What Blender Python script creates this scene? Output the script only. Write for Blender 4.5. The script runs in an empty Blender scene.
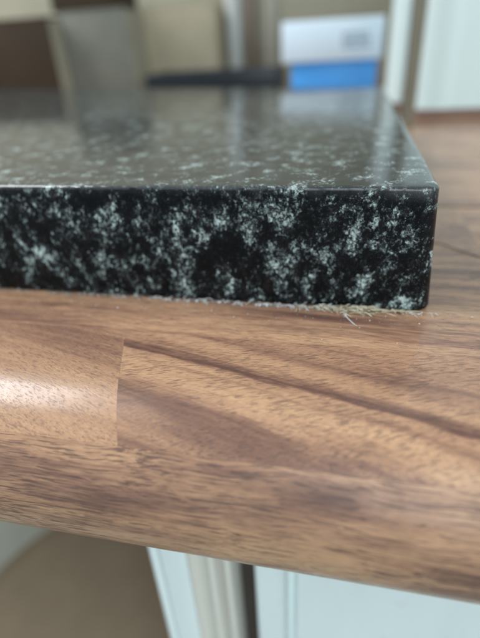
import bpy, bmesh, math, random
from mathutils import Matrix, Vector, noise

# ------------------------------------------------------------------ camera, world, light
S = bpy.context.scene
COL = S.collection
MM = 0.001

camd = bpy.data.cameras.new('camera')
cam = bpy.data.objects.new('camera', camd)
COL.objects.link(cam)
# columns: right, up, back, in world axes (X along the worktop edge, Y towards the wall, Z up)
cam.matrix_world = Matrix((
    (0.97604157, -0.06194967, 0.20857875, 0.0),
    (0.21082274, 0.50637561, -0.83614443, -103.65 * MM),
    (-0.05382032, 0.86008487, 0.50730404, 57.9 * MM),
    (0, 0, 0, 1)))
camd.sensor_fit = 'VERTICAL'
camd.lens = 6.9
camd.sensor_height = 638.0 / 468.0 * 6.9
camd.sensor_width = camd.sensor_height
camd.clip_start = 0.005
camd.clip_end = 50
camd.dof.use_dof = True
camd.dof.focus_distance = 0.0985
camd.dof.aperture_fstop = 1.95
S.camera = cam

W = bpy.data.worlds.new('World')
S.world = W
W.use_nodes = True
bg = W.node_tree.nodes['Background']
bg.inputs[0].default_value = (0.82, 0.95, 1.0, 1)
bg.inputs[1].default_value = 0.56


def area(name, loc, target, sx, sy, power, col):
    d = bpy.data.lights.new(name, 'AREA')
    d.shape = 'RECTANGLE'
    d.size = sx
    d.size_y = sy
    d.energy = power
    d.color = col
    o = bpy.data.objects.new(name, d)
    COL.objects.link(o)
    o.location = loc
    o.rotation_euler = (Vector(target) - Vector(loc)).to_track_quat('-Z', 'Y').to_euler()
    return o


area('window_light', (-1.35, 0.12, 1.25), (0, 0, 0), 0.85, 1.0, 34, (0.93, 0.97, 1.0))
area('room_fill_light', (1.6, -2.0, 1.6), (0, 0.1, -0.1), 4.2, 3.0, 94, (0.86, 0.97, 1.0))  # added large soft fill from the front right, not a real window

vs = S.view_settings
vs.view_transform = 'Standard'
vs.look = 'None'
vs.exposure = 0.0
vs.gamma = 1.0
vs.use_curve_mapping = False


# ------------------------------------------------------------------ helpers
def link(name, me, mat=None, parent=None):
    o = bpy.data.objects.new(name, me)
    COL.objects.link(o)
    if mat:
        me.materials.append(mat)
    if parent:
        o.parent = parent
    return o


def empty(name, label, cat, loc=(0, 0, 0), group=None):
    o = bpy.data.objects.new(name, None)
    COL.objects.link(o)
    o.location = loc
    o.empty_display_size = 0.02
    tag(o, label, cat, group)
    return o


def tag(o, label, cat=None, group=None, kind=None):
    o['label'] = label
    if cat:
        o['category'] = cat
    if group:
        o['group'] = group
    if kind:
        o['kind'] = kind
    return o


def from_bm(name, bm, mat, parent=None, smooth=35):
    me = bpy.data.meshes.new(name)
    bmesh.ops.recalc_face_normals(bm, faces=bm.faces)
    bm.to_mesh(me)
    bm.free()
    if smooth:
        me.shade_smooth()
        me.set_sharp_from_angle(angle=math.radians(smooth))
    return link(name, me, mat, parent)


def box_bm(x0, x1, y0, y1, z0, z1, bevel=0.0, seg=2, bm=None):
    """box in millimetres"""
    b = bmesh.new()
    bmesh.ops.create_cube(b, size=1.0)
    for v in b.verts:
        v.co = Vector(((x0 + x1) / 2 + v.co.x * (x1 - x0), (y0 + y1) / 2 + v.co.y * (y1 - y0),
                       (z0 + z1) / 2 + v.co.z * (z1 - z0))) * MM
    if bevel:
        bmesh.ops.bevel(b, geom=list(b.edges), offset=bevel * MM, segments=seg, affect='EDGES', profile=0.5)
    if bm is None:
        return b
    me = bpy.data.meshes.new('tmp')
    b.to_mesh(me)
    b.free()
    bm.from_mesh(me)
    bpy.data.meshes.remove(me)
    return bm


def extrude_poly(pts, axis, a, b):
    """closed 2D polygon (mm) swept along an axis from a to b (mm). axis X: pts are (y,z); axis Z: pts are (x,y)"""
    bm = bmesh.new()
    def P(p, t):
        return Vector((t, p[0], p[1]) if axis == 'X' else (p[0], p[1], t)) * MM
    r0 = [bm.verts.new(P(p, a)) for p in pts]
    r1 = [bm.verts.new(P(p, b)) for p in pts]
    n = len(pts)
    for i in range(n):
        bm.faces.new((r0[i], r0[(i + 1) % n], r1[(i + 1) % n], r1[i]))
    bm.faces.new(r0)
    bm.faces.new(r1)
    return bm


def lathe_bm(profile, seg=64):
    """profile: list of (r, z) mm"""
    bm = bmesh.new()
    rings = []
    for r, z in profile:
        if r < 1e-6:
            rings.append([bm.verts.new((0, 0, z * MM))])
        else:
            rings.append([bm.verts.new((r * MM * math.cos(2 * math.pi * k / seg), r * MM * math.sin(2 * math.pi * k / seg), z * MM)) for k in range(seg)])
    for a, b in zip(rings, rings[1:]):
        for k in range(seg):
            k2 = (k + 1) % seg
            if len(a) == 1 and len(b) > 1:
                bm.faces.new((a[0], b[k], b[k2]))
            elif len(b) == 1 and len(a) > 1:
                bm.faces.new((a[k], a[k2], b[0]))
            elif len(a) > 1:
                bm.faces.new((a[k], a[k2], b[k2], b[k]))
    return bm


class NT:
    """small node-tree builder"""
    def __init__(self, name):
        self.mat = bpy.data.materials.new(name)
        self.mat.use_nodes = True
        self.t = self.mat.node_tree
        self.bsdf = self.t.nodes['Principled BSDF']

    def n(self, typ, **kw):
        nd = self.t.nodes.new(typ)
        for k, v in kw.items():
            setattr(nd, k, v)
        return nd

    def put(self, sock, val):
        if isinstance(val, bpy.types.NodeSocket):
            self.t.links.new(val, sock)
        else:
            if isinstance(val, (tuple, list)) and len(val) == 3 and sock.type == 'RGBA':
                val = (*val, 1)
            sock.default_value = val

    def math(self, op, a, b=None, clamp=False):
        nd = self.n('ShaderNodeMath', operation=op, use_clamp=clamp)
        self.put(nd.inputs[0], a)
        if b is not None:
            self.put(nd.inputs[1], b)
        return nd.outputs[0]

    def mapping(self, vec, loc=(0, 0, 0), rot=(0, 0, 0), scale=(1, 1, 1)):
        nd = self.n('ShaderNodeMapping')
        self.put(nd.inputs['Vector'], vec)
        self.put(nd.inputs['Location'], loc)
        self.put(nd.inputs['Rotation'], rot)
        self.put(nd.inputs['Scale'], scale)
        return nd.outputs[0]

    def noise(self, vec, scale=1.0, detail=4.0, rough=0.5, dist=0.0, lac=2.0, color=False):
        nd = self.n('ShaderNodeTexNoise')
        self.put(nd.inputs['Vector'], vec)
        self.put(nd.inputs['Scale'], scale)
        self.put(nd.inputs['Detail'], detail)
        self.put(nd.inputs['Roughness'], rough)
        self.put(nd.inputs['Lacunarity'], lac)
        self.put(nd.inputs['Distortion'], dist)
        return nd.outputs['Color' if color else 'Fac']

    def ramp(self, fac, stops, interp='LINEAR'):
        nd = self.n('ShaderNodeValToRGB')
        cr = nd.color_ramp
        cr.interpolation = interp
        while len(cr.elements) < len(stops):
            cr.elements.new(0.5)
        for e, (p, c) in zip(cr.elements, stops):
            e.position = p
            e.color = (*c, 1) if isinstance(c, (tuple, list)) else (c, c, c, 1)
        self.put(nd.inputs[0], fac)
        return nd.outputs[0]

    def mix(self, fac, a, b, mode='MIX'):
        nd = self.n('ShaderNodeMix', data_type='RGBA', blend_type=mode)
        self.put(nd.inputs[0], fac)
        self.put(nd.inputs[6], a)
        self.put(nd.inputs[7], b)
        return nd.outputs[2]

    def attr(self, name, out='Fac'):
        nd = self.n('ShaderNodeAttribute', attribute_type='OBJECT', attribute_name=name)
        return nd.outputs[out]

    def bump(self, height, strength=0.3, dist=0.0002, normal=None):
        nd = self.n('ShaderNodeBump')
        self.put(nd.inputs['Strength'], strength)
        self.put(nd.inputs['Distance'], dist)
        self.put(nd.inputs['Height'], height)
        if normal:
            self.put(nd.inputs['Normal'], normal)
        return nd.outputs[0]

    def set(self, **kw):
        for k, v in kw.items():
            self.put(self.bsdf.inputs[k.replace('_', ' ')], v)
        return self.mat


def coords(m, scale=1000.0):
    tc = m.n('ShaderNodeTexCoord')
    return m.mapping(tc.outputs['Object'], scale=(scale,) * 3)


# ------------------------------------------------------------------ materials
def mat_granite():
    m = NT('black_granite')
    v = coords(m)                                     # millimetres
    wob = m.noise(v, 0.55, 3, 0.6, color=True)
    off = m.n('ShaderNodeVectorMath', operation='MULTIPLY_ADD')
    m.put(off.inputs[0], wob); off.inputs[1].default_value = (2.4, 2.4, 2.4); m.put(off.inputs[2], v)
    vv = off.outputs[0]
    vo = m.n('ShaderNodeTexVoronoi', feature='F1', voronoi_dimensions='3D')
    jag = m.noise(v, 3.2, 3, 0.65, color=True)
    jo = m.n('ShaderNodeVectorMath', operation='MULTIPLY_ADD')
    m.put(jo.inputs[0], jag); jo.inputs[1].default_value = (0.55, 0.55, 0.55); m.put(jo.inputs[2], v)
    m.put(vo.inputs['Vector'], m.mapping(jo.outputs[0], rot=(0.3, 0.6, 0.2), scale=(1.0, 1.0, 0.7))); vo.inputs['Scale'].default_value = 2.1
    sc = m.n('ShaderNodeSeparateColor'); m.put(sc.inputs[0], vo.outputs['Color'])
    cell = sc.outputs[0]                              # one random value per crystal, about half a millimetre
    vr = m.mapping(vv, rot=(0.2, 0.55, 0.1), scale=(1.0, 1.0, 0.8))
    big = m.noise(vr, 0.215, 3, 0.55)                 # clusters about 8 mm
    mid = m.noise(vr, 0.80, 5, 0.70)                  # crystals
    fine = m.noise(v, 2.7, 4, 0.72)
    s = m.math('ADD', m.math('MULTIPLY', big, 1.05), m.math('MULTIPLY', mid, 0.95))
    s = m.math('ADD', s, m.math('MULTIPLY', m.math('SUBTRACT', fine, 0.5), 0.50))
    s = m.math('ADD', s, m.math('MULTIPLY', m.math('SUBTRACT', cell, 0.5), 0.16))
    pale = m.ramp(s, [(0.0, 0.0), (1.0, 1.0)])
    sN = m.math('MULTIPLY', s, 0.5)
    col = m.ramp(sN, [(0.44, (0.003, 0.004, 0.005)), (0.518, (0.008, 0.010, 0.012)), (0.550, (0.042, 0.052, 0.056)),
                      (0.580, (0.135, 0.165, 0.172)), (0.610, (0.29, 0.36, 0.36)), (0.655, (0.50, 0.60, 0.60))])
    # brown-black mica patches
    mica = m.ramp(m.noise(v, 0.3, 2, 0.5), [(0.58, 0.0), (0.70, 1.0)])
    col = m.mix(m.math('MULTIPLY', mica, 0.55), col, (0.022, 0.016, 0.017))
    # tiny pale flecks
    gl = m.ramp(m.noise(v, 4.5, 1, 0.5), [(0.70, 0.0), (0.76, 1.0)])
    col = m.mix(m.math('MULTIPLY', gl, 0.35), col, (0.5, 0.56, 0.57))
    tone = m.math('ADD', 0.72, m.math('MULTIPLY', sc.outputs[1], 0.5))
    tn = m.n('ShaderNodeCombineColor'); m.put(tn.inputs[0], tone); m.put(tn.inputs[1], tone); m.put(tn.inputs[2], m.math('ADD', m.math('MULTIPLY', tone, 0.93), m.math('MULTIPLY', sc.outputs[2], 0.10)))
    col = m.mix(1.0, col, tn.outputs[0], 'MULTIPLY')
    rough = m.ramp(m.noise(v, 1.2, 4, 0.6), [(0.3, 0.07), (0.7, 0.14)])
    # the sawn edge is only honed, the top is polished
    geo = m.n('ShaderNodeNewGeometry')
    sep = m.n('ShaderNodeSeparateXYZ')
    m.put(sep.inputs[0], geo.outputs['Normal'])
    side = m.ramp(sep.outputs[2], [(0.1, 1.0), (0.5, 0.0)])
    rough = m.math('ADD', rough, m.math('MULTIPLY', side, 0.22))
    # streaky grey haze of reflections on the polished top, painted into its colour
    top_haze = m.ramp(m.noise(m.mapping(v, rot=(0, 0, 0.5), scale=(0.03, 0.16, 0.1)), 1.0, 5, 0.65), [(0.3, 0.03), (0.75, 0.13)])
    top_haze = m.math('MULTIPLY', top_haze, m.math('SUBTRACT', 1.0, side, True))
    col = m.mix(top_haze, col, (0.32, 0.345, 0.35))
    rough = m.math('ADD', rough, m.math('MULTIPLY', top_haze, 0.12))
    h = m.math('ADD', m.math('MULTIPLY', fine, 0.6), m.math('MULTIPLY', mid, 0.4))
    bs = m.math('ADD', 0.05, m.math('MULTIPLY', side, 0.35))
    spec = m.math('SUBTRACT', 0.85, m.math('MULTIPLY', side, 0.73))
    return m.set(Base_Color=col, Roughness=rough, Normal=m.bump(h, bs, 0.00025), Specular_IOR_Level=spec)


def mat_walnut(name='oiled_walnut', bands=None, p0=0.0, p1=1.0, across=0.0):
    """solid 3D walnut; bands: colour stops across the grain (millimetres along the tilted normal) for a board whose figure is known"""
    m = NT(name)
    v = coords(m)
    keys = ('grain_angle', 'grain_seed', 'darkness', 'figure', 'pore_angle', 'pore_length', 'pore_amount')
    ang, seed, dark, fig, pore_a, pore_l, pore_n = [m.attr(k) for k in keys]
    comb = m.n('ShaderNodeCombineXYZ'); m.put(comb.inputs[2], ang)
    comb2 = m.n('ShaderNodeCombineXYZ'); m.put(comb2.inputs[2], pore_a)
    off = m.n('ShaderNodeCombineXYZ')
    m.put(off.inputs[0], m.math('MULTIPLY', seed, 171.3)); m.put(off.inputs[1], m.math('MULTIPLY', seed, 57.7)); m.put(off.inputs[2], m.math('MULTIPLY', seed, 23.1))
    g = m.mapping(v, loc=off.outputs[0], rot=comb.outputs[0])
    wv = m.noise(m.mapping(g, scale=(0.02, 0.05, 0.05)), 1.0, 3, 0.5, color=True)
    wo = m.n('ShaderNodeVectorMath', operation='MULTIPLY_ADD')
    m.put(wo.inputs[0], wv); wo.inputs[1].default_value = (0, 7.0, 7.0) if not bands else (0, 3.0, 3.0); m.put(wo.inputs[2], g)
    gw = wo.outputs[0]
    broad = m.noise(m.mapping(gw, scale=(0.012, 0.10, 0.07)), 1.0, 4, 0.55)
    streak = m.noise(m.mapping(gw, scale=(0.022, 0.26, 0.15)), 1.0, 5, 0.62)
    lines = m.noise(m.mapping(gw, scale=(0.055, 1.1, 0.8)), 1.0, 4, 0.65)
    tint = [(0.28, (0.130, 0.066, 0.050)), (0.39, (0.245, 0.130, 0.087)), (0.46, (0.365, 0.203, 0.125)),
            (0.56, (0.462, 0.268, 0.159)), (0.70, (0.535, 0.325, 0.187))]
    if bands:
        sep = m.n('ShaderNodeSeparateXYZ'); m.put(sep.inputs[0], v)
        p = m.math('ADD', m.math('MULTIPLY', sep.outputs[0], math.sin(across)), m.math('MULTIPLY', sep.outputs[1], math.cos(across)))
        p = m.math('ADD', p, m.math('MULTIPLY', sep.outputs[2], 0.35))
        wob = m.noise(m.mapping(gw, scale=(0.05, 0.12, 0.12)), 1.0, 4, 0.6)
        p = m.math('ADD', p, m.math('MULTIPLY', m.math('SUBTRACT', wob, 0.5), 5.0))
        p = m.math('ADD', p, m.math('MULTIPLY', m.math('SUBTRACT', lines, 0.5), 3.4))
        pn = m.math('DIVIDE', m.math('SUBTRACT', p, p0), p1 - p0)
        t = m.ramp(pn, [((q - p0) / (p1 - p0), val) for q, val in bands])
        t = m.math('ADD', t, m.math('MULTIPLY', m.math('SUBTRACT', streak, 0.5), 0.34))
        t = m.math('ADD', t, m.math('MULTIPLY', m.math('SUBTRACT', lines, 0.5), 0.16))
        col = m.ramp(t, tint)
    else:
        t = m.math('ADD', m.math('MULTIPLY', broad, 0.55), m.math('MULTIPLY', streak, 0.45))
        t = m.math('ADD', t, m.math('MULTIPLY', m.math('SUBTRACT', lines, 0.5), 0.30))
        t = m.math('SUBTRACT', t, m.math('MULTIPLY', dark, 0.12))
        col = m.ramp(t, tint)
        st2 = m.noise(m.mapping(gw, scale=(0.010, 0.20, 0.12)), 1.0, 2, 0.45)
        ridge = m.math('ABSOLUTE', m.math('SUBTRACT', st2, 0.5))
        ridge = m.ramp(ridge, [(0.0, 1.0), (0.022, 0.75), (0.06, 0.0)])
        brk = m.ramp(m.noise(m.mapping(gw, scale=(0.03, 0.1, 0.1)), 1.0, 4, 0.6), [(0.36, 0.0), (0.58, 1.0)])
        col = m.mix(m.math('MULTIPLY', m.math('MULTIPLY', ridge, brk), fig), col, (0.115, 0.066, 0.055))
    # pores: short dark dashes along (or crossing) the grain
    gp = m.mapping(gw, rot=comb2.outputs[0])
    sc1 = m.n('ShaderNodeCombineXYZ'); m.put(sc1.inputs[0], m.math('DIVIDE', 0.85, pore_l)); sc1.inputs[1].default_value = 3.1; sc1.inputs[2].default_value = 2.9
    sc2 = m.n('ShaderNodeCombineXYZ'); m.put(sc2.inputs[0], m.math('DIVIDE', 1.5, pore_l)); sc2.inputs[1].default_value = 4.2; sc2.inputs[2].default_value = 3.8
    p1_ = m.noise(m.mapping(gp, scale=sc1.outputs[0]), 1.0, 2.5, 0.5)
    p2_ = m.noise(m.mapping(gp, loc=(31, 7, 3), scale=sc2.outputs[0]), 1.0, 2.5, 0.5)
    cl = m.noise(m.mapping(gw, scale=(0.05, 0.16, 0.12)), 1.0, 2, 0.5)        # pores come in drifts
    cl = m.math('MULTIPLY', m.math('SUBTRACT', cl, 0.5), 0.22)
    pr1 = m.ramp(m.math('ADD', p1_, cl), [(0.565, 0.0), (0.615, 1.0)])
    pr2 = m.ramp(m.math('ADD', p2_, cl), [(0.575, 0.0), (0.63, 1.0)])
    pores = m.math('MAXIMUM', pr1, m.math('MULTIPLY', pr2, 0.75))
    pores = m.math('MULTIPLY', pores, pore_n)
    col = m.mix(m.math('MULTIPLY', pores, 0.80), col, (0.088, 0.046, 0.037))
    fib = m.noise(m.mapping(gp, scale=(0.5, 5.0, 4.0)), 1.0, 3, 0.6)
    col = m.mix(0.55, col, m.ramp(fib, [(0.25, 0.32), (0.75, 0.70)]), 'OVERLAY')
    h = m.math('SUBTRACT', m.math('MULTIPLY', fib, 0.35), pores)
    rough = m.ramp(m.noise(v, 0.35, 4, 0.6), [(0.3, 0.17), (0.7, 0.28)])
    rough = m.math('ADD', rough, m.math('MULTIPLY', pores, 0.2))
    return m.set(Base_Color=col, Roughness=rough, Normal=m.bump(h, 0.16, 0.00012), Specular_IOR_Level=0.5)


def mat_plain(name, col, rough=0.5, var=0.06, scale=0.05, spec=0.4, bump=0.05):
    m = NT(name)
    v = coords(m)
    nz = m.noise(v, scale, 5, 0.6)
    dark = tuple(c * (1 - var * 2) for c in col)
    c = m.mix(nz, dark, tuple(min(1, c * (1 + var)) for c in col))
    f = m.noise(v, scale * 25, 3, 0.6)
    return m.set(Base_Color=c, Roughness=m.math('ADD', rough - 0.05, m.math('MULTIPLY', nz, 0.1)),
                 Specular_IOR_Level=spec, Normal=m.bump(f, bump, 0.0004))


def mat_painted(name, col, rough):
    m = NT(name)
    v = coords(m)
    sm = m.noise(m.mapping(v, scale=(0.05, 0.05, 0.012)), 1.0, 5, 0.65)
    dirt = m.ramp(m.noise(v, 0.11, 6, 0.7), [(0.60, 0.0), (0.74, 1.0)])
    c = m.mix(sm, tuple(x * 0.90 for x in col), tuple(min(1, x * 1.05) for x in col))
    c = m.mix(m.math('MULTIPLY', dirt, 0.16), c, (0.42, 0.40, 0.35))
    peel = m.noise(v, 0.9, 3, 0.6)
    return m.set(Base_Color=c, Roughness=m.math('ADD', rough - 0.06, m.math('MULTIPLY', sm, 0.14)), Specular_IOR_Level=0.4, Normal=m.bump(peel, 0.10, 0.0003))


def mat_card(name, col, fl=0.15):
    m = NT(name)
    v = coords(m)
    flute = m.noise(m.mapping(v, scale=(0.9, 0.9, 0.02)), 1.0, 3, 0.6)
    cl = m.noise(v, 0.02, 4, 0.6)
    c = m.mix(flute, tuple(x * (1 - fl) for x in col), tuple(min(1, x * (1 + fl)) for x in col))
    c = m.mix(0.4, c, m.ramp(cl, [(0.3, 0.35), (0.7, 0.65)]), 'OVERLAY')
    return m.set(Base_Color=c, Roughness=0.8, Specular_IOR_Level=0.2, Normal=m.bump(flute, 0.2, 0.0003))


granite = mat_granite()
walnut = mat_walnut()
walnut_figured = mat_walnut('figured_walnut', [(-56, 0.40), (-51, 0.39), (-47.5, 0.345), (-44.5, 0.40), (-42.5, 0.50), (-40, 0.60), (-37.6, 0.56), (-36.6, 0.46), (-35.6, 0.54),
                                             (-34.2, 0.50), (-33.2, 0.27), (-31.8, 0.38), (-30, 0.50), (-27, 0.52), (-24.5, 0.40), (-20, 0.47), (-10, 0.45)], -58, -8, 0.245)
walnut_plain = mat_walnut('plain_walnut', [(-70, 0.44), (-62, 0.50), (-48, 0.51), (-42, 0.46), (-37, 0.38), (-30, 0.44)], -72, -28, 0.25)
white_lacquer = mat_painted('white_lacquer', (0.71, 0.79, 0.80), 0.32)
white_gloss = mat_plain('white_gloss', (0.70, 0.82, 0.82), 0.28, 0.02, 0.01)
shaded_white = mat_plain('shaded_post_white', (0.64, 0.62, 0.57), 0.4, 0.04, 0.02)  # duller, warmer white: shade and wood bounce on the post put into colour
shadow_board = mat_plain('gap_shade_brown', (0.06, 0.045, 0.036), 0.7, 0.1, 0.05)  # dark brown that paints the shade in the cabinet gap
taupe = mat_plain('taupe_edging', (0.22, 0.205, 0.155), 0.55, 0.06, 0.05)
red_brown = mat_plain('red_brown_sill', (0.27, 0.165, 0.13), 0.5, 0.1, 0.05)
plaster = mat_plain('painted_plaster', (0.40, 0.375, 0.29), 0.85, 0.06, 0.02, 0.2)
floor_mat = mat_plain('vinyl_floor', (0.27, 0.275, 0.235), 0.5, 0.08, 0.02)
brown_fabric = mat_plain('brown_fabric', (0.42, 0.32, 0.225), 0.9, 0.1, 0.03, 0.1, 0.3)
brown_card = mat_card('dark_brown_card', (0.050, 0.034, 0.022))
grey_card = mat_card('grey_card', (0.17, 0.17, 0.145))
tan_card = mat_card('tan_card', (0.40, 0.345, 0.25))
flap_card = mat_card('pale_card', (0.30, 0.275, 0.215))
navy = mat_plain('black_enamel', (0.012, 0.016, 0.022), 0.3, 0.1)
teal = mat_plain('grey_teal_enamel', (0.07, 0.12, 0.13), 0.35, 0.1)
box_white = mat_plain('white_box_print', (0.72, 0.84, 0.95), 0.4, 0.02)
box_blue = mat_plain('blue_box_print', (0.085, 0.40, 0.95), 0.4, 0.04)
ink = mat_plain('grey_ink', (0.28, 0.36, 0.46), 0.6, 0.05)
bottle_white = mat_plain('milky_plastic', (0.56, 0.57, 0.55), 0.35, 0.03)
bottle_brown = mat_plain('brown_plastic', (0.20, 0.155, 0.12), 0.35, 0.05)
bottle_grey = mat_plain('grey_beige_plastic', (0.40, 0.37, 0.31), 0.35, 0.05)
crumb_tan = mat_plain('dry_straw', (0.50, 0.43, 0.29), 0.8, 0.3, 1.2)
straw_pale = mat_plain('pale_straw', (0.74, 0.69, 0.53), 0.7, 0.2, 1.2)
straw_dark = mat_plain('dark_fibre', (0.12, 0.085, 0.06), 0.8, 0.3, 1.2)
crumb_white = mat_plain('white_grit', (0.70, 0.72, 0.72), 0.5, 0.25, 1.2)
crumb_dark = mat_plain('granite_grit', (0.26, 0.27, 0.27), 0.5, 0.6, 1.2)
dark_hair = mat_plain('dark_thread', (0.03, 0.025, 0.022), 0.6, 0.1, 0.5)

# ------------------------------------------------------------------ room: floor and wall
o = from_bm('floor', box_bm(-2200, 2200, -1600, 618, -930, -880), floor_mat, smooth=0)
o['kind'] = 'structure'
o = from_bm('wall', box_bm(-2200, 2200, 620, 720, -880, 1500), plaster, smooth=0)
o['kind'] = 'structure'

# ------------------------------------------------------------------ walnut worktop of glued staves
R_, YC = 20.0, -33.7


def ztop(y):
    return 0.0 if y >= YC else -R_ + math.sqrt(max(0.0, R_ * R_ - (y - YC) ** 2))


worktop = empty('worktop', 'walnut stave worktop with rounded front edge under the black granite slab', 'worktop', (0, 0, 0))
rng = random.Random(11)
joints = [YC - R_, -47.5, -17.0] + [-17.0 + 30.5 * k for k in range(1, 21)] + [616.0]
X0, X1 = -900.0, 700.0
# (lengthwise joints, grain parameters) of the front rows as the photograph shows them
SPEC = {
    0: ([-420, 330], [(0.01, 3.1, 0.10, 0.25, 0.0, 9.5, 1.0)] * 3),
    1: ([-330, -39.0, 300], [(0.1, 1.2, 0.2, 0.4, 0.1), (0.22, 5.2, -0.55, 0.05, 0.15, 1.5, 0.6), (0.245, 2.37, -0.12, 1.0, -0.55, 2.6, 0.75), (0.0, 8.1, 0, 0.4, 0)]),
    2: ([-260, 210], [(0.0, 4.4, 0.1, 0.3, 0.0), (0.02, 6.6, 0.0, 0.35, 0.0, 5.0, 0.6), (0.0, 9.9, 0.2, 0.2, 0.0)]),
}
for r in range(len(joints) - 1):
    y0, y1 = joints[r] + 0.01, joints[r + 1] - 0.01
    if r in SPEC:
        cuts, pars = SPEC[r]
    else:
        cuts = []
        x = X0 + rng.uniform(120, 380)
        while x < X1 - 100:
            cuts.append(x)
            x += rng.uniform(240, 420)
        pars = [(rng.uniform(-0.1, 0.1), rng.uniform(0, 20), rng.uniform(-0.2, 0.3), rng.uniform(0.2, 0.6), rng.uniform(-.1, .1)) for _ in range(len(cuts) + 1)]
    xs = [X0] + list(cuts) + [X1]
    ny = 14 if r < 2 else 1
    ys = [y0 + (y1 - y0) * k / ny for k in range(ny + 1)]
    if r == 0:
        ys = [YC - R_ * math.cos(a) for a in [math.acos((YC - y1) / R_) * k / 16 for k in range(17)]]
    top = [(y, ztop(y)) for y in ys]
    bot = [(y, -40.0 - ztop(y)) for y in reversed(ys)]
    pts = top + bot
    if r == 0:
        pts = pts[:-1]
    for i in range(len(xs) - 1):
        b_ = extrude_poly(pts, 'X', xs[i] + 0.01, xs[i + 1] - 0.01)
        for v_ in b_.verts:                            # the glued end joint in the front row is cut askew
            if r == 1 and abs(v_.co.x / MM + 39.0) < 1:
                v_.co.x -= (v_.co.y - (-47.5 * MM)) * 0.36
        o = from_bm('stave', b_, {(1, 1): walnut_plain, (1, 2): walnut_figured}.get((r, i), walnut), worktop)
        for k, val in zip(('grain_angle', 'grain_seed', 'darkness', 'figure', 'pore_angle', 'pore_length', 'pore_amount'), (tuple(pars[i]) + (3.5, 0.8))[:7]):
            o[k] = float(val)

# ------------------------------------------------------------------ black granite slab
def slab():
    rnd = random.Random(4)
    corners = [(-430, 0), (18.9, 0), (17.6, 230), (-430, 392)]
    rad = [3, 3.6, 4, 3]
    out = []
    n = len(corners)
    for i in range(n):
        p = Vector(corners[i]); a = (Vector(corners[i - 1]) - p).normalized(); b = (Vector(corners[(i + 1) % n]) - p).normalized()
        half = math.acos(max(-1, min(1, a.dot(b)))) / 2
        d = rad[i] / math.tan(half)
        c = p + (a + b).normalized() * rad[i] / math.sin(half)
        s, e = p + a * d, p + b * d
        a0 = math.atan2(*(s - c).yx); a1 = math.atan2(*(e - c).yx)
        da = (a1 - a0 + math.pi) % (2 * math.pi) - math.pi
        arc = [c + Vector((math.cos(a0 + da * k / 8), math.sin(a0 + da * k / 8))) * rad[i] for k in range(9)]
        if out:
            q = out[-1]
            L = (arc[0] - q).length
            step = 0.6 if i == 1 else 3.0
            m_ = int(L / step)
            out += [q.lerp(arc[0], k / m_) for k in range(1, m_)]
        out += arc
    q = out[-1]; m_ = int((out[0] - q).length / 3)
    out += [q.lerp(out[0], k / m_) for k in range(1, m_)]
    N = len(out)
    nor = []
    for i in range(N):
        t = (out[(i + 1) % N] - out[i - 1]).normalized()
        nor.append(Vector((-t.y, t.x)))            # inwards for a counter-clockwise outline
    bm = bmesh.new()
    rings = []
    for z, ins, jit in [(0.12, 0.7, .25), (0.7, 0.1, .15), (5, 0.0, .05), (10, 0, .05), (15, 0, .05), (20, 0, .05), (25, 0, .05), (29.0, 0.0, .06), (29.62, 0.18, .12), (29.93, 0.62, .16), (30.0, 1.25, 0)]:
        ring = []
        for i in range(N):
            p = out[i]
            j = jit * (noise.noise(Vector((p.x * 0.55, p.y * 0.55, z * 0.3))) + 0.7 * noise.noise(Vector((p.x * 1.6, p.y * 1.6, z * 0.9 + 9))))
            chip = max(0.0, noise.noise(Vector((p.x * 0.21 + 5, p.y * 0.2, 1.7))) - 0.28) * (1.3 if z < 1 else (0.6 if 29.3 < z < 29.99 else 0))
            if z > 28 and p.x > 4:                     # the worn corner is more rounded
                ins_ = ins * (1 + 0.9 * min(1.0, (p.x - 4) / 12))
            else:
                ins_ = ins
            q = p + nor[i] * (ins_ + j * (1.8 if z < 1 else 1) + chip)
            lean = 1.9 * (1 - z / 30.0) * max(0.0, min(1.0, (p.x + 20) / 38.0))
            ring.append(bm.verts.new(Vector((q.x + lean, q.y, z)) * MM))
        rings.append(ring)
    for a, b in zip(rings, rings[1:]):
        for i in range(N):
            k = (i + 1) % N
            bm.faces.new((a[i], a[k], b[k], b[i]))
    bm.faces.new(rings[-1])
    bm.faces.new(list(reversed(rings[0])))
    o = from_bm('granite_slab', bm, granite, None, 40)
    return tag(o, 'thick polished black granite slab with pale grey flecks lying on the walnut worktop', 'granite slab')


slab()

# ------------------------------------------------------------------ base cabinet below the worktop
cab = empty('base_cabinet', 'white base cabinet with panelled door and moulded end post below the worktop', 'cabinet', (0.1, 0.2, -0.88))


def sub(name, bm, mat, parent, smooth=35):
    o = from_bm(name, bm, mat, None, smooth)
    o.parent = parent
    root = parent
    mi = Matrix.Identity(4)
    chain = []
    while root:
        chain.append(root); root = root.parent
    for q in reversed(chain):
        mi = mi @ q.matrix_parent_inverse @ Matrix.Translation(q.location)
    o.matrix_parent_inverse = mi.inverted()
    return o


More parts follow.
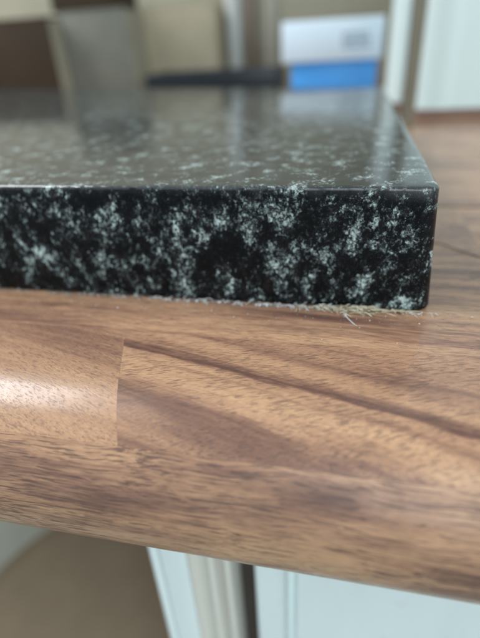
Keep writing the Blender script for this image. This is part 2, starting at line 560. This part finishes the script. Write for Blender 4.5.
# moulded end post: plan profile (x, y), swept vertically
post = [(-57.5, 14)]
post += [(-57.5 + 1.6 - 1.6 * math.cos(a), -18.2 - 1.6 * math.sin(a)) for a in [math.pi * k / 10 for k in range(11)]]
post += [(-54.2, -17.2), (-53.6, -18.6), (-47, -19.4), (-44.4, -18.6), (-44.4, 14)]
trim = [(-44.2, 14), (-44.2, -18.2)]
trim += [(-40.6 - 3.4 * math.cos(a), -18.4 + 3.0 * math.sin(a)) for a in [math.pi * k / 10 for k in range(1, 10)]]
trim += [(-37.0, -18.6), (-35.6, -17.6), (-34.8, -12.0), (-33.6, -12.0), (-33.0, -14.2), (-31.6, -13.6), (-30.4, -8.0), (-30.4, 14)]
sub('end_post', extrude_poly(post, 'Z', -800, -40.3), white_lacquer, cab, 30)
sub('fluted_shaded_half', extrude_poly(trim, 'Z', -800, -40.3), shaded_white, cab, 30)  # inner half of the same post, its shade painted by the colour
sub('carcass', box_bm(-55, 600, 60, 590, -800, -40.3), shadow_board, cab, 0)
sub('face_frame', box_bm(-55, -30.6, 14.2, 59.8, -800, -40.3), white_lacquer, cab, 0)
sub('gap_shade_strip', box_bm(-30.3, -23.8, -5, 59.8, -800, -40.3), shadow_board, cab, 0)  # dark strip added in the gap to stand in for its shade
sub('plinth', box_bm(-40, 600, 60, 560, -880, -800.3), white_lacquer, cab, 0)
door = sub('door', box_bm(-22.6, 420, -16, 4, -795, -43, 1.6, 3), white_lacquer, cab)
# stile bead and raised field of the door
bead = [(-12.0, -16.0)] + [(-10.6 - 1.4 * math.cos(a), -16.0 - 1.5 * math.sin(a)) for a in [math.pi * k / 8 for k in range(1, 8)]] + [(-9.2, -16.0), (-9.2, -14), (-12.0, -14)]
sub('bead', extrude_poly(bead, 'Z', -780, -45), white_gloss, door, 40)
sub('door_panel', box_bm(-8.6, 405, -17.2, -14, -770, -45, 1.0, 3), white_lacquer, door)

# ------------------------------------------------------------------ round brown pouffe on the floor
pf = empty('round_pouffe', 'brown round fabric pouffe on the floor beside the white cabinet', 'pouffe', (-0.232, 0.118, -0.88))
prof = [(0, 0)] + [(150, 0), (157, 6), (160, 30), (161, 200), (159, 330), (155, 352), (152, 356)]
from_bm('side_cover', lathe_bm(prof + [(0, 356)]), brown_fabric, pf)
cush = [(0, 357)] + [(138, 357)] + [(138 + 12 * math.sin(a), 381 - 24 * math.cos(a)) for a in [math.pi * k / 12 for k in range(1, 12)]] + [(120, 408), (70, 413), (0, 414)]
cush = [(r_ * 1.1, z_) for r_, z_ in cush]
from_bm('seat_cushion', lathe_bm(cush), brown_fabric, pf)
pip = [(165 + 2.2 * math.cos(a), 381 + 2.2 * math.sin(a)) for a in [2 * math.pi * k / 8 for k in range(9)]]
from_bm('piping', lathe_bm(pip), brown_fabric, pf)

# ------------------------------------------------------------------ things at the back of the worktop
def carton(name, label, cat, x0, x1, y0, y1, z0, z1, mat, flap, rot=0.0, group=None):
    cx, cy = (x0 + x1) / 2, (y0 + y1) / 2
    e = empty(name, label, cat, (cx * MM, cy * MM, z0 * MM), group)
    e.rotation_euler.z = rot
    w, d, h = (x1 - x0) / 2, (y1 - y0) / 2, z1 - z0
    from_bm('body', box_bm(-w, w, -d, d, 0, h, 1.2, 2), mat, e)
    fl = box_bm(-w + 1, w - 1, -d + 0.5, 0 - 0.6, h + 0.15, h + 2.6, 0.6, 1)
    from_bm('flap', fl, mat, e)
    fl = box_bm(-w + 1, w - 1, 0.6, d - 0.5, h + 0.15, h + 2.6, 0.6, 1)
    from_bm('flap', fl, mat, e)
    from_bm('side_seam', box_bm(w + 0.05, w + 2.0, -d + 1, d - 1, 0.5, h - 0.5, 0.5, 1), flap, e)
    return e


brown = carton('brown_carton', 'dark brown carton at the far left behind the slab', 'carton', -470, -336, 446, 560, 0.1, 92, brown_card, flap_card, 0.03)
carton('grey_carton', 'grey carton standing between the dark brown carton and the tan carton', 'carton', -333, -253, 470, 560, 0.1, 96, grey_card, flap_card, 0.02)
carton('brown_parcel', 'small brown parcel lying on top of the grey carton', 'parcel', -345, -268, 480, 545, 98.9, 135, brown_card, brown_card, 0.0)
carton('tan_carton', 'tan carton behind the black tray, left of the upright bottles', 'carton', -272, -163, 520, 600, 0.1, 97, tan_card, tan_card, 0.0)

tray = empty('black_tray', 'flat black tray lying on the worktop in front of the tan carton', 'tray', (-0.153, 0.472, 0.0))
tb = bmesh.new()
box_bm(-70, 70, -26, 26, 0.1, 5, 0.8, 2, tb)
from_bm('base', tb, navy, tray)
for (a, b, c, d) in [(-74, 74, -30, -26.1), (-74, 74, 26.1, 30), (-74, -70.1, -26, 26), (70.1, 74, -26, 26)]:
    from_bm('rim', box_bm(a, b, c, d, 0.1, 33, 1.2, 2), navy, tray)
from_bm('lining', box_bm(-69, 69, -25, 25, 5.1, 8, 0.5, 1), teal, tray)


def bottle(label, x, y, r, h, mat, capmat, grp):
    e = empty('bottle', label, 'bottle', (x * MM, y * MM, 0.0001), grp)
    body = [(0, 0), (r * 0.85, 0), (r, r * 0.25), (r, h * 0.74), (r * 0.86, h * 0.80), (r * 0.45, h * 0.86), (r * 0.42, h * 0.88), (0, h * 0.88)]
    from_bm('body', lathe_bm(body, 32), mat, e)
    cap = [(0, h * 0.882), (r * 0.5, h * 0.882), (r * 0.5, h * 0.985), (r * 0.44, h), (0, h)]
    from_bm('cap', lathe_bm(cap, 32), capmat, e)
    return e


G = 'bottles behind the black tray'
bottle('milky white upright bottle behind the black tray, next to the tan carton', -146.5, 548, 10.5, 190, bottle_white, bottle_white, G)
bottle('dark brown upright bottle between the milky bottle and the grey beige bottle', -126, 545, 8.5, 175, bottle_brown, bottle_brown, G)
bottle('grey beige upright bottle behind the black tray, nearest to the blue and white box', -103, 552, 11, 185, bottle_grey, bottle_white, G)

bx = empty('lidded_box', 'small box with white printed lid and bright blue base behind the slab', 'box', (-0.0225, 0.44, 0.0))
from_bm('base', box_bm(-38, 41, -36, 36, 0.1, 39, 0.8, 2), box_blue, bx)
lid = from_bm('lid', box_bm(-46.5, 45, -41, 41, 38.9, 72, 1.2, 2), box_white, bx)
pr = random.Random(2)
for k in range(3):                                    # blurred block of print on the lid's front
    x = 9.0
    while x < 32:
        w = pr.uniform(2.0, 6.0)
        from_bm('print_mark', box_bm(x, min(x + w, 33), -41.12, -41.02, 48.6 + k * 4.6, 51.6 + k * 4.6), ink, lid, 0)
        x += w + 0.9

# white joinery on the right: post, tall door, return panel
strip = empty('upright_strip', 'narrow taupe upright strip between the two white panels at the right', 'strip', (0.0375, 0.272, 0.0))
from_bm('edging', box_bm(-4.2, 3.8, -10, -2, 0.1, 620, 1.0, 2), taupe, strip)
from_bm('backing', box_bm(-3.2, 2.6, -1.95, 22, 0.1, 620, 0.3, 1), shadow_board, strip)
tall = empty('tall_white_door', 'tall white door with rounded edge above a red brown strip, right of the slab', 'door', (0.2, 0.31, 0.0))
prf = [(-157.5, 26), (-157.5, 4)] + [(-140.5 - 17 * math.cos(a), 4 - 14 * math.sin(a)) for a in [math.pi / 2 * k / 12 for k in range(1, 13)]]
prf += [(-136, -10.2), (-131, -8.0), (-129, -7.4), (300, -7.4), (300, 26)]
from_bm('leaf', extrude_poly(prf, 'Z', 7.2, 620), white_gloss, tall, 30)
from_bm('bottom_strip', box_bm(-153, 300, -6, 26, 0.1, 7.0, 0.6, 1), red_brown, tall)
ret = empty('return_panel', 'white return panel standing between the blue and white box and the taupe strip', 'panel', (0.04, 0.4, 0.0))
from_bm('board', extrude_poly([(-15.5, -62), (-6, -70), (4, -70), (12, 120), (2, 120)], 'Z', 9.2, 620), white_gloss, ret, 30)
from_bm('bottom_strip', extrude_poly([(-13.0, -59), (-5, -67), (3, -67), (11, 119), (3, 119)], 'Z', 0.1, 9.0), red_brown, ret, 30)

# ------------------------------------------------------------------ crumbs, straw, lint
def chip(bm, x, y, z, s, rnd):
    vs_ = [bm.verts.new(Vector((x + rnd.uniform(-1, 1) * s, y + rnd.uniform(-1, 1) * s * 0.8, z + rnd.uniform(0, 1.1) * s)) * MM) for _ in range(4)]
    for f in ((0, 1, 2), (0, 2, 3), (0, 3, 1), (1, 3, 2)):
        bm.faces.new([vs_[k] for k in f])


def tube(bm, pts, r, seg=5):
    rings = []
    for i, p in enumerate(pts):
        p = Vector(p)
        t = (Vector(pts[min(i + 1, len(pts) - 1)]) - Vector(pts[max(i - 1, 0)])).normalized()
        u = t.cross(Vector((0, 0, 1)) if abs(t.z) < 0.9 else Vector((1, 0, 0))).normalized()
        w = t.cross(u)
        rr = r * (0.35 if i in (0, len(pts) - 1) else 1)
        rings.append([bm.verts.new((p + (u * math.cos(2 * math.pi * k / seg) + w * math.sin(2 * math.pi * k / seg)) * rr) * MM) for k in range(seg)])
    for a, b in zip(rings, rings[1:]):
        for k in range(seg):
            bm.faces.new((a[k], a[(k + 1) % seg], b[(k + 1) % seg], b[k]))
    bm.faces.new(rings[0]); bm.faces.new(rings[-1])


def strand(bm, rnd, x, y, L, r, ang, z0=0.15, arch=0.5):
    pts = []
    bend = rnd.uniform(-0.9, 0.9)
    n = 6
    px, py = x, y
    for k in range(n):
        t = k / (n - 1)
        pts.append((px, py, z0 + r + arch * math.sin(math.pi * t)))
        a = ang + bend * (t - 0.5)
        px += math.cos(a) * L / (n - 1); py += math.sin(a) * L / (n - 1)
    tube(bm, pts, r)


rnd = random.Random(21)
bm = bmesh.new()
for _ in range(900):
    x = rnd.uniform(-100, 6)
    if rnd.random() > 0.35 + 0.65 * max(0.0, noise.noise(Vector((x * 0.09, 3, 0))) + 0.4):
        continue
    chip(bm, x, -0.15 - abs(rnd.gauss(0, 0.55)), 0.0, rnd.uniform(0.15, 0.55), rnd)
o = from_bm('granite_grit', bm, crumb_dark, None, 0)
tag(o, 'dark stone grit lying along the foot of the granite slab', 'grit', kind='stuff')

bm = bmesh.new()
for _ in range(520):                                  # white specks by the slab and on the wood before it
    x = rnd.gauss(-28, 26)
    if rnd.random() < 0.6:
        chip(bm, x, -0.2 - abs(rnd.gauss(0, 0.7)), 0.0, rnd.uniform(0.12, 0.55), rnd)
    else:
        chip(bm, rnd.uniform(-90, 30), -1 - abs(rnd.gauss(0, 5.5)), 0.0, rnd.uniform(0.08, 0.28), rnd)
for _ in range(60):
    strand(bm, rnd, rnd.gauss(-26, 22), -0.1 - abs(rnd.gauss(0, 0.7)), rnd.uniform(0.8, 3.2), rnd.uniform(0.04, 0.10), rnd.gauss(0, 0.7), 0.02, rnd.uniform(0.2, 1.1))
o = from_bm('white_specks', bm, crumb_white, None, 0)
tag(o, 'white specks and lint scattered on the wood before the slab', 'specks', kind='stuff')

def heap(name, mat, label, n_strand, n_chip, rmin, rmax):
    bm = bmesh.new()
    for _ in range(n_strand):                         # shavings caught under the slab's edge
        x = rnd.gauss(2.0, 5.5)
        w = math.exp(-((x - 2.0) / 7.5) ** 2)
        y = 0.1 - abs(rnd.gauss(0, 1.15)) * (0.35 + w)
        strand(bm, rnd, x, y, rnd.uniform(0.7, 3.6), rnd.uniform(rmin, rmax), rnd.gauss(0, 0.6), rnd.uniform(0.0, 0.9) * w, rnd.uniform(0.03, 0.55))
    for _ in range(n_chip):
        x = rnd.gauss(1.0, 6.5)
        w = math.exp(-((x - 2) / 7) ** 2)
        chip(bm, x, -0.1 - abs(rnd.gauss(0, 1.0)), rnd.uniform(0, 0.9) * w, rnd.uniform(0.10, 0.34), rnd)
    o = from_bm(name, bm, mat, None, 0)
    tag(o, label, 'shavings', kind='stuff')


heap('pale_shavings', straw_pale, 'pale straw shavings heaped under the slab edge near the right corner', 80, 130, 0.06, 0.13)
heap('tan_shavings', crumb_tan, 'tan shavings mixed into the heap under the slab edge', 70, 130, 0.06, 0.15)
heap('dark_shavings', straw_dark, 'dark brown fibres mixed into the heap under the slab edge', 26, 60, 0.04, 0.09)

bm = bmesh.new()
tube(bm, [(7.0, -2.2, 0.25), (9.5, -1.9, 0.5), (12.0, -1.3, 0.75), (15.0, -0.9, 0.65), (17.5, -0.55, 0.6), (19.4, -0.35, 0.45)], 0.16, 6)
o = from_bm('straw_stalk', bm, crumb_tan)
tag(o, 'single thin straw stalk lying at the right front corner of the slab', 'straw')

bm = bmesh.new()
tube(bm, [(0.7, -4.0, 0.5), (1.1, -4.5, 0.75), (1.5, -5.2, 0.55), (2.3, -6.2, 0.3), (3.1, -7.4, 0.22), (3.9, -8.4, 0.2)], 0.11, 6)
tube(bm, [(0.5, -3.9, 0.35), (1.0, -3.8, 0.8), (1.4, -4.3, 0.5), (0.8, -4.8, 0.3)], 0.15, 6)
o = from_bm('white_lint', bm, crumb_white)
tag(o, 'single white curl of lint on the wood just before the shavings', 'lint')

# hairs on the worktop beside the slab
bm = bmesh.new()
tube(bm, [(22.5, 47.5, 0.12), (26.4, 46.2, 0.16), (30, 43.8, 0.3), (34, 39.6, 0.2), (39, 35.0, 0.14), (46, 31.5, 0.13), (56, 31, 0.13)], 0.11, 6)
o = from_bm('hair', bm, dark_hair)
tag(o, 'dark curved hair lying on the worktop close to the right side of the slab', 'hair', 'hairs on the worktop')
bm = bmesh.new()
tube(bm, [(24, 87, 0.15), (29.4, 85.4, 0.2), (36, 84.0, 0.25), (43, 83.6, 0.2), (50, 84.2, 0.15), (60, 86.5, 0.15)], 0.13, 6)
o = from_bm('hair', bm, dark_hair)
tag(o, 'straighter dark hair on the worktop farther back beside the slab', 'hair', 'hairs on the worktop')
